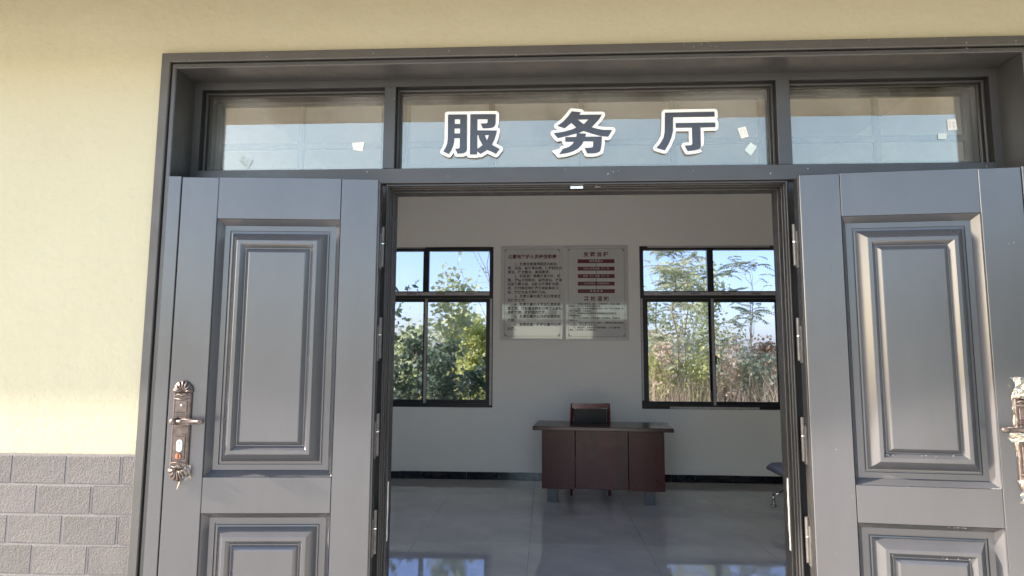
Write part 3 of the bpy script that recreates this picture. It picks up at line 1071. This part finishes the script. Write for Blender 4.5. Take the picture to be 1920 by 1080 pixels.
BXM = .2255
b1, hw, h, yy = board('glossy notice board of numbered duties in six paragraphs', -.545, BXM - .002, 1.650, 2.800)
text_mesh([('公墓地管护人员岗位职责', 0, h - .137, .0540, 'CENTER', .030)], b1, 'title_lettering', M['red_print'], yy)['kind'] = 'stuff'
para = ['　　1、负责定期清理园区内的杂', '草、垃圾、枯枝等杂物，保持园区内', '清洁，符合整洁、美观要求。', '　　2、积极宣传殡葬改革方针、政', '策，提倡文明祭祀、破除迷信、改革', '旧的丧葬习俗，向群众推荐鲜花祭', '祀、植树祭祀等健康文明的祭祀习', '俗，树立社会文明新风尚。', '　　3、负责公墓内道路的日常清洁', '及维护工作。', '　　4、负责公墓内不安全隐患的检', '查工作，做好重点祭祀日期来人的疏', '导和管理，维持园内秩序。', '　　5、负责公墓内公共绿化苗木的', '管理。', '　　6、定期巡查，维护公墓内公共', '设施。']
text_mesh([(s, -.300, h - .228 - k * .0492, .0415, 'LEFT', .022) for k, s in enumerate(para)], b1, 'body_lettering', M['dark_print'], yy)['kind'] = 'stuff'
b2, hw, h, yy = board('glossy notice board with a flow chart of five dark red bars', BXM + .002, 1.000, 1.648, 2.803)
text_mesh([(s, 0, z, .062, 'CENTER', .030) for s, z in (('安 葬 流 程', h - .115), ('祭 祀 须 知', .498))], b2, 'title_lettering', M['red_print'], yy)['kind'] = 'stuff'
BARS = ['接待室登记', '工作人员安排墓（穴）位', '看墓（穴）选墓（穴）位', '工作人员确认、办理相关手续', '流 程 结 束']
bars = []
for k, s in enumerate(BARS):
    zc = h - .195 - k * .0915
    MB().add([(-.222, yy, zc - .024), (.222, yy, zc - .024), (.222, yy, zc + .024), (-.222, yy, zc + .024)], [(0, 1, 2, 3)]).build('flow_bar', M['red_print'], b2)
    bars.append((s, 0, zc, .033 if k in (0, 4) else (.0285 if k < 3 else .0235), 'CENTER', .004))
    if k:
        MB().add([(-.003, yy, zc + .0245), (.003, yy, zc + .0245), (.003, yy, zc + .067), (-.003, yy, zc + .067)], [(0, 1, 2, 3)]).build('flow_arrow', M['dark_print'], b2)
text_mesh(bars, b2, 'bar_lettering', M['board'], yy - .0006)['kind'] = 'stuff'
small = ['　　一、为营造公墓清洁、整齐、文明的氛围，凡进入公墓', '祭祀的人员不得大声喧哗、嬉戏打闹。', '　　二、祭祀人员要爱护公墓内的花草，听从管理人员的统一安', '排，做到有序、文明祭祀。', '　　三、祭祀时只允许在指定地点焚烧祭品及燃放鞭炮，', '不得随意焚烧。', '　　四、提倡文明祭祀，不得在墓地上焚烧祭品，提倡鲜花', '祭祀先人。', '　　五、严禁在公墓内吸烟和使用明火，确需焚烧的请在规定区', '域内进行，并做好防火安全工作。', '　　六、祭祀完毕，将祭品和垃圾带离墓区，保持公墓环境', '整洁，保护环境，做文明祭祀人。']
text_mesh([(s, -.325, .437 - k * .0285, .0232, 'LEFT', .022) for k, s in enumerate(small)], b2, 'body_lettering', M['dark_print'], yy)['kind'] = 'stuff'

# ------------------------------------------------------------------ desk, chair, bench
desk = thing('office_desk', 'dark red-brown office desk with a three-panel front on block feet', 'desk', (.553, 4.03, 0), math.radians(-4.5))
WD = M['wood']
MB().box(-.685, .685, 0, .62, .722, .76, .004).build('desk_top', M['wood_edge'], desk)
MB().box(-.60, -.27, .085, .56, .145, .7205, .003).build('pedestal', WD, desk)
MB().box(.255, .60, .085, .56, .145, .7205, .003).build('pedestal', WD, desk)
MB().box(-.266, .251, .092, .115, .150, .7205, .003).build('front_panel', WD, desk)
for x in (-.50, .46):
    big = abs(x) > .3
    MB().box(x - (.05 if big else .02), x + (.05 if big else .02), .16 if big else .40, .24 if big else .44, .0, .1445 if big else .1495 if False else .1445, .003).build('foot', M['desk_foot'] if big else WD, desk)

chair = thing('office_chair', 'red wooden chair with a black padded back tucked behind the desk', 'chair', (.465, 4.80, 0), math.radians(180 + 2))
CWD = M['chair_wood']
for sx in (-1, 1):
    MB().add([], []).tube([(sx * .20, -.20, 0), (sx * .20, -.20, .43)], [.016, .020], 8).build('leg', CWD, chair)
    m = MB()
    m.tube([(sx * .20, .22, 0), (sx * .20, .20, .43), (sx * .198, .225, .70), (sx * .192, .27, .955)], [.017, .021, .020, .017], 8)
    m.build('leg', CWD, chair)
MB().box(-.215, .215, -.225, .215, .405, .432, .006).build('seat_frame', CWD, chair)
MB().box(-.195, .195, -.215, .185, .4325, .480, .016).build('seat', M['leather'], chair)
m = MB()
for k in range(9):
    t = k / 8
    x = -.19 + .38 * t
m.prism([(-.196, .912), (-.1, .905), (0, .902), (.1, .905), (.196, .912), (.196, .962), (.1, .957), (0, .955), (-.1, .957), (-.196, .962)], .245, .285)
m.build('top_rail', CWD, chair)
m = MB()
m.add([(-.172, .222, .50), (.172, .222, .50), (.172, .262, .90), (-.172, .262, .90), (-.172, .185, .50), (.172, .185, .50), (.172, .225, .90), (-.172, .225, .90)], [(0, 1, 2, 3), (7, 6, 5, 4), (0, 4, 5, 1), (1, 5, 6, 2), (2, 6, 7, 3), (3, 7, 4, 0)])
m.build('back_pad', M['leather'], chair)

bench = thing('waiting_bench', 'steel waiting-room bench with chrome legs against the side wall', 'bench', (2.24, 4.24, 0), 0)
# local: x runs from the front foot towards the wall, y runs along the bench (negative = towards the door)
for yy_ in (0, -1.55):
    m = MB()
    m.tube([(0, yy_, 0), (0, yy_, .012)], [.032, .030], 12)
    m.tube([(0, yy_, .012), (0, yy_, .032)], [.012, .010], 8)
    m.tube([(.0, yy_, .030), (.0, yy_, .115)], [.017, .017], 10)
    m.tube([(0, yy_, .102), (.06, yy_, .118), (.20, yy_, .185), (.30, yy_, .27), (.34, yy_, .33)], [.014, .018, .022, .025, .026], 10)
    m.tube([(.62, yy_, .015), (.62, yy_, .10), (.56, yy_, .13), (.42, yy_, .20), (.30, yy_, .27)], [.017, .016, .018, .021, .024], 10)
    m.build('leg', M['steel'], bench, True)
    m = MB()
    m.tube([(.16, yy_ + .10, .40)] + [(.36 + -.20 * math.cos(t), yy_ + .10, .50 + .085 * math.sin(t)) for t in [math.pi * k / 10 for k in range(11)]] + [(.57, yy_ + .10, .46)], .013, 8)
    m.build('armrest', M['steel'], bench, True)
m = MB().box(.30, .38, -1.85, .12, .33, .375, .006)
m.build('beam', M['steel'], bench)
for k in range(3):
    ya, yb = .09 - k * .60 - .56, .09 - k * .60
    prof = [(-.03, .352), (-.015, .372), (.03, .398), (.10, .403), (.25, .392), (.40, .380), (.46, .395), (.52, .50), (.58, .66), (.62, .80)]
    v, f = [], []
    for (x, z) in prof:
        v += [(x, ya, z), (x, yb, z), (x + .004, yb, z - .016), (x + .004, ya, z - .016)]
    for i in range(len(prof) - 1):
        for j in range(4):
            f.append((4 * i + j, 4 * i + (j + 1) % 4, 4 * i + 4 + (j + 1) % 4, 4 * i + 4 + j))
    f += [(0, 1, 2, 3), tuple(4 * len(prof) - 4 + j for j in (3, 2, 1, 0))]
    mesh_obj('seat', v, f, M['bench_steel'], bench)


# ------------------------------------------------------------------ trees and undergrowth behind the hall
def leaf_quads(C, Dd, L, Wd, droop=0.0):
    """arrays of leaf bases C, directions Dd, lengths L, widths Wd -> folded diamond leaves"""
    n = len(C)
    Dd = Dd / np.linalg.norm(Dd, axis=1)[:, None]
    R = rng.normal(size=(n, 3))
    sde = np.cross(Dd, R)
    sde /= np.linalg.norm(sde, axis=1)[:, None] + 1e-9
    nrm = np.cross(sde, Dd)
    mid = C + Dd * (L * .45)[:, None]
    V = np.empty((n, 4, 3))
    V[:, 0] = C
    V[:, 1] = mid + sde * (Wd / 2)[:, None] + nrm * (Wd * .12)[:, None]
    V[:, 2] = C + Dd * L[:, None] - np.array([0, 0, 1]) * (L * droop)[:, None]
    V[:, 3] = mid - sde * (Wd / 2)[:, None] + nrm * (Wd * .12)[:, None]
    return V.reshape(-1, 3), np.arange(4 * n).reshape(n, 4)


def quads_obj(name, V, Q, m, parent):
    me = bpy.data.meshes.new(name)
    me.vertices.add(len(V))
    me.vertices.foreach_set('co', V.astype(np.float32).ravel())
    me.loops.add(Q.size)
    me.loops.foreach_set('vertex_index', Q.astype(np.int32).ravel())
    me.polygons.add(len(Q))
    me.polygons.foreach_set('loop_start', np.arange(0, Q.size, 4, dtype=np.int32))
    me.update(calc_edges=True)
    me.materials.append(m)
    return link(bpy.data.objects.new(name, me), parent)


def grow(base, height, lean, spread, nlimb, r0, lo=.25, up_bias=.6, twigs=5, seed=1, limb_len=.45):
    """trunk and limbs; returns tube builder and twig points (pos, dir)"""
    rr = random.Random(seed)
    mb = MB()
    b = Vector(base)
    pts, rad = [], []
    N = 9
    for i in range(N):
        t = i / (N - 1)
        pts.append(Vector((lean[0] * t * height + rr.uniform(-.03, .03) * height * t, lean[1] * t * height + rr.uniform(-.03, .03) * height * t, t * height)))
        rad.append(r0 * (1 - .85 * t))
    mb.tube(pts, rad, 6)
    tw = []
    for k in range(nlimb):
        t = lo + (1 - lo) * (k + rr.random()) / nlimb
        i = min(N - 2, int(t * (N - 1)))
        p = pts[i].lerp(pts[i + 1], t * (N - 1) - i)
        a = rr.uniform(0, 2 * math.pi)
        d = Vector((math.cos(a) * spread, math.sin(a) * spread, up_bias + rr.uniform(-.2, .3))).normalized()
        L = height * limb_len * (1.15 - .65 * t) * rr.uniform(.7, 1.2)
        lp = [p]
        for j in range(4):
            d = (d + Vector((rr.uniform(-.22, .22), rr.uniform(-.22, .22), rr.uniform(-.12, .15)))).normalized()
            lp.append(lp[-1] + d * L / 4)
        rb = r0 * (1 - .8 * t) * .5
        mb.tube(lp, [rb, rb * .8, rb * .6, rb * .4, rb * .2], 5, False)
        for j in range(twigs):
            u = .3 + .7 * (j + rr.random()) / twigs
            i2 = min(3, int(u * 4))
            q = lp[i2].lerp(lp[i2 + 1], u * 4 - i2)
            dd = (d * .5 + Vector((rr.uniform(-1, 1), rr.uniform(-1, 1), rr.uniform(-.5, .9)))).normalized()
            tl = L * rr.uniform(.15, .4)
            mb.tube([q, q + dd * tl * .5 + Vector((0, 0, .01)), q + dd * tl], [rb * .3, rb * .22, rb * .1], 4, False)
            for w in range(4):
                tw.append((q + dd * tl * (w + 1) / 4, dd))
    return mb, tw


def broad_tree(name, label, cat, base, height, lean, spread, nlimb, r0, m_leaf, per, size, jit, seed, bark='bark', group=None, **kw):
    root = thing(name, label, cat, base, 0, group)
    mb, tw = grow((0, 0, 0), height, lean, spread, nlimb, r0, seed=seed, **kw)
    mb.build('trunk', M[bark], root, True)
    C = np.repeat(np.array([p[:] for p, d in tw]), per, 0)
    Dd = np.repeat(np.array([d[:] for p, d in tw]), per, 0)
    C = C + rng.normal(size=C.shape) * jit
    Dd = Dd * .5 + rng.normal(size=C.shape) * .8 + np.array([0, 0, -.25])
    n = len(C)
    L = size * rng.uniform(.6, 1.25, n)
    V, Q = leaf_quads(C, Dd, L, L * rng.uniform(.6, .85, n), .1)
    quads_obj('crown', V, Q, m_leaf, root)
    return root


def frond_tree(name, label, base, height, lean, nfr, m_leaf, seed, group, flen=.42):
    """slender stem with long feather-like compound leaves"""
    root = thing(name, label, 'tree', base, 0, group)
    rr = random.Random(seed)
    mb, tw = grow((0, 0, 0), height, lean, .8, 11, .022, lo=.18, up_bias=.8, twigs=2, seed=seed, limb_len=.30)
    pts = [p for p, d in tw]
    Cs, Ds, Ls, Ws = [], [], [], []
    for k in range(nfr):
        p = rr.choice(pts)
        a = rr.uniform(0, 2 * math.pi)
        d = Vector((math.cos(a), math.sin(a), rr.uniform(-.05, .75))).normalized()
        L = flen * rr.uniform(.6, 1.2)
        q = Vector(p)
        rp = [q.copy()]
        side = d.cross(Vector((0, 0, 1))).normalized()
        nl = 9
        for j in range(nl):
            d = (d + Vector((0, 0, -.085))).normalized()
            q = q + d * L / nl
            rp.append(q.copy())
            s = math.sin(math.pi * (j + 1.2) / (nl + 1.5))
            for sg in (-1, 1):
                Cs.append(q[:])
                Ds.append((side * sg + d * .35 + Vector((0, 0, -.18))).normalized()[:])
                Ls.append(.105 * s * rr.uniform(.8, 1.15) * L / .42)
                Ws.append(.034 * L / .42)
        mb.tube([rp[0], rp[3], rp[6], rp[-1]], [.004, .0035, .003, .0015], 3, False)
    mb.build('trunk', M['pale_bark'], root, True)
    V, Q = leaf_quads(np.array(Cs), np.array(Ds), np.array(Ls), np.array(Ws), .1)
    quads_obj('crown', V, Q, m_leaf, root)
    return root


G0 = GZ - .06
gT = 'trees behind the hall'
broad_tree('broadleaf_tree', 'dark green broadleaf tree with big leaves at the window edge', 'tree', (-3.55, 8.8, G0), 3.55, (.03, .0), .9, 18, .06, M['leaf_dark'], 3, .135, .07, 3, group=gT)
broad_tree('broadleaf_tree', 'low dark green tree spreading in front of the yellow-green bush', 'tree', (-2.15, 8.1, G0), 1.75, (.05, .0), 1.1, 16, .04, M['leaf_dark'], 4, .105, .07, 5, group=gT, lo=.15)
broad_tree('broadleaf_tree', 'small dark green tree with drooping leaves below the sparse sapling', 'tree', (-1.45, 7.7, G0), 1.65, (.0, .05), 1.1, 14, .03, M['leaf_dark'], 5, .10, .07, 8, group=gT, lo=.15)
broad_tree('leafy_bush', 'rounded yellow-green sunlit bush behind the dark trees', 'bush', (-1.40, 11.2, G0), 2.25, (-.02, 0), 1.0, 30, .05, M['leaf_yellow'], 7, .105, .11, 12, group=gT, lo=.1, twigs=6)
broad_tree('leafy_bush', 'yellow-green bush with paler leaves beside the rounded one', 'bush', (-3.05, 12.2, G0), 1.95, (0, 0), 1.0, 28, .05, M['leaf_pale'], 7, .11, .12, 14, group=gT, lo=.1, twigs=6)
broad_tree('sapling', 'pale green climbing sapling rising out of the bushes', 'tree', (-1.85, 9.6, G0), 2.75, (.02, 0), .6, 12, .02, M['leaf_pale'], 3, .12, .06, 15, 'pale_bark', gT, lo=.4, up_bias=.9)
broad_tree('sapling', 'thin bare-branched sapling with few leaves against the sky', 'tree', (-1.05, 10.2, G0), 4.7, (.015, 0), .45, 13, .022, M['leaf_pale'], 1, .085, .05, 21, 'pale_bark', gT, lo=.35, up_bias=1.0, twigs=3)
broad_tree('sapling', 'thin leaning sapling whose twigs cross the upper pane', 'tree', (-.75, 9.4, G0), 4.5, (-.07, 0), .4, 10, .020, M['leaf_sage'], 1, .08, .05, 23, 'pale_bark', gT, lo=.4, up_bias=1.0, twigs=3)
frond_tree('feathery_tree', 'tall feathery sapling of long compound leaves filling the upper pane', (2.55, 9.4, G0), 4.05, (.0, 0), 230, M['leaf_sage'], 31, gT, .33)
frond_tree('feathery_tree', 'dense feathery sapling whose pale crown meets the tall one', (2.2, 8.7, G0), 3.9, (.0, 0), 240, M['leaf_pale'], 52, gT, .30)
frond_tree('feathery_tree', 'yellowing feathery sapling standing beside the tall one', (2.05, 9.9, G0), 3.75, (.02, 0), 200, M['leaf_pale'], 33, gT, .32)
frond_tree('feathery_tree', 'feathery sapling in front of the open sky, tips drooping', (3.75, 9.7, G0), 3.30, (.03, 0), 150, M['leaf_sage'], 36, gT, .33)
frond_tree('feathery_tree', 'slim feathery sapling reaching above the window rail', (4.25, 11.2, G0), 3.45, (.02, 0), 45, M['leaf_sage'], 39, gT)
broad_tree('sapling', 'yellowing twiggy sapling among the reeds', 'tree', (2.95, 10.8, G0), 3.1, (.0, 0), .6, 20, .02, M['leaf_pale'], 7, .08, .10, 41, 'pale_bark', gT, lo=.25, up_bias=.8)
broad_tree('sapling', 'pale twiggy sapling behind the reeds with small leaves', 'tree', (1.85, 11.6, G0), 3.0, (.0, 0), .6, 20, .02, M['leaf_pale'], 7, .08, .10, 43, 'pale_bark', gT, lo=.2, up_bias=.8)
broad_tree('leafy_bush', 'russet-brown bush at the end of the reeds', 'bush', (4.85, 11.4, G0), 1.75, (0, 0), 1.0, 24, .03, M['leaf_russet'], 6, .085, .09, 45, group=gT, lo=.1)
broad_tree('leafy_bush', 'green bush half hidden in the reeds', 'bush', (3.7, 10.3, G0), 1.35, (0, 0), 1.0, 22, .03, M['leaf_sage'], 6, .075, .08, 47, group=gT, lo=.1)
broad_tree('leafy_bush', 'low yellow bush at the foot of the feathery saplings', 'bush', (1.75, 8.9, G0), 1.45, (0, 0), 1.0, 18, .03, M['leaf_yellow'], 5, .075, .08, 49, group=gT, lo=.1)

for k, (y, hh) in enumerate(((-1.2, 2.6), (-3.0, 2.8), (-4.8, 2.5), (-6.6, 2.7))):  # unseen shrubs added to cut the light reaching the doors from the right
    broad_tree('shading_shrub', ('added out-of-view evergreen shrub next to the hall wall, shading the doors', 'added out-of-view evergreen shrub second out from the hall wall, for shade', 'added out-of-view evergreen shrub third out from the hall wall, for shade', 'added out-of-view evergreen shrub at the far end of the shading row')[k], 'shrub', (4.6 + .25 * (k % 2), y, GZ), hh, (0, 0), 1.1, 34, .05, M['leaf_dark'], 7, .16, .16, 80 + k, group='added shading row beside the forecourt', lo=.05, twigs=6, up_bias=.45)

# tall dry reeds and undergrowth nobody could count
def blades(name, label, n, xr, yr, h0, h1, w, lean, m, seed):
    r = np.random.default_rng(seed)
    x = r.uniform(*xr, n); y = r.uniform(*yr, n)
    clump = np.array([.75 + .35 * noise.noise((a * .9, b * .9, seed)) for a, b in zip(x, y)])
    h = r.uniform(h0, h1, n) * clump
    a = r.uniform(0, 2 * np.pi, n)
    ln = r.normal(0, lean, n) * h
    dx, dy = np.cos(a) * ln, np.sin(a) * ln
    t = r.uniform(0, np.pi, n)
    wx, wy = np.cos(t) * w / 2, np.sin(t) * w / 2
    V = np.empty((n, 6, 3))
    for k, (f, ww, cur) in enumerate(((0, 1, 0), (.55, .9, .4), (1, .15, 1))):
        cx, cy, cz = x + dx * cur, y + dy * cur, G0 + h * f * (1 - .10 * cur * np.abs(ln / h))
        V[:, 2 * k] = np.stack([cx - wx * ww, cy - wy * ww, cz], 1)
        V[:, 2 * k + 1] = np.stack([cx + wx * ww, cy + wy * ww, cz], 1)
    Q = np.concatenate([np.arange(n)[:, None] * 6 + np.array([[0, 1, 3, 2]]), np.arange(n)[:, None] * 6 + np.array([[2, 3, 5, 4]])])
    o = quads_obj(name, V.reshape(-1, 3), Q, m, None)
    return tag(o, label, 'reeds', None, 'stuff')


twg = 'twiggy brush in the reeds'
BRUSH = [((1.45, 9.2), 1.55, 'leaf_pale', 'pale green twiggy shrub at the reeds\' window-side edge'), ((2.0, 9.0), 1.7, 'straw', 'straw-coloured twiggy shrub beside the pale green one'),
         ((2.6, 8.9), 1.5, 'leaf_yellow', 'yellow-green twiggy shrub under the tall feathery sapling'), ((3.15, 9.2), 1.65, 'straw', 'dry tan shrub between two green ones in the reeds'),
         ((3.7, 9.0), 1.55, 'leaf_sage', 'grey-green shrub below the drooping feathery sapling'), ((4.3, 9.6), 1.6, 'leaf_russet', 'reddish-tan shrub beside the russet bush'),
         ((2.3, 10.6), 2.2, 'leaf_pale', 'taller pale shrub behind the straw-coloured one'), ((3.4, 11.2), 2.0, 'leaf_yellow', 'taller yellowing shrub behind the dry tan one'), ((1.5, 11.0), 2.3, 'leaf_pale', 'tallest loose pale shrub at the back of the reeds')]
for k, ((x, y), hh, mm, lb) in enumerate(BRUSH):
    broad_tree('brush_shrub', lb, 'shrub', (x, y, G0), hh, (0, 0), .7, 20, .012, M[mm], 2, .075, .09, 60 + k, 'pale_bark', twg, lo=.12, up_bias=.95)
blades('dry_reeds', 'tall dry tan reeds under the feathery saplings', 11000, (.6, 7.5), (7.9, 13.5), 1.0, 2.0, .012, .30, M['straw'], 3)
blades('dry_grass', 'dry pale grass on the rough ground beyond the hall', 9000, (-7, 9), (8.0, 24), .35, .9, .012, .35, M['straw'], 5)
blades('green_weeds', 'green weeds between the bushes and the reeds', 5000, (-6, 6), (7.6, 14), .5, 1.15, .03, .4, M['leaf_sage'], 9)
# far hedge line that reads as one mass
C = np.stack([rng.uniform(-26, 12, 12000), rng.uniform(24, 30, 12000), np.zeros(12000)], 1)
C[:, 2] = G0 + rng.uniform(0, 1, 12000) * np.array([1.0 + .5 * noise.noise((a * .3, 3, 1)) + .4 * noise.noise((a * 1.1, 5, 1)) for a in C[:, 0]]) * 1.5
V, Q = leaf_quads(C, rng.normal(size=C.shape), rng.uniform(.15, .35, 12000), rng.uniform(.1, .25, 12000))
tag(quads_obj('distant_hedgerow', V, Q, M['leaf_sage'], None), 'hazy distant hedgerow across the field', 'hedgerow', None, 'stuff')
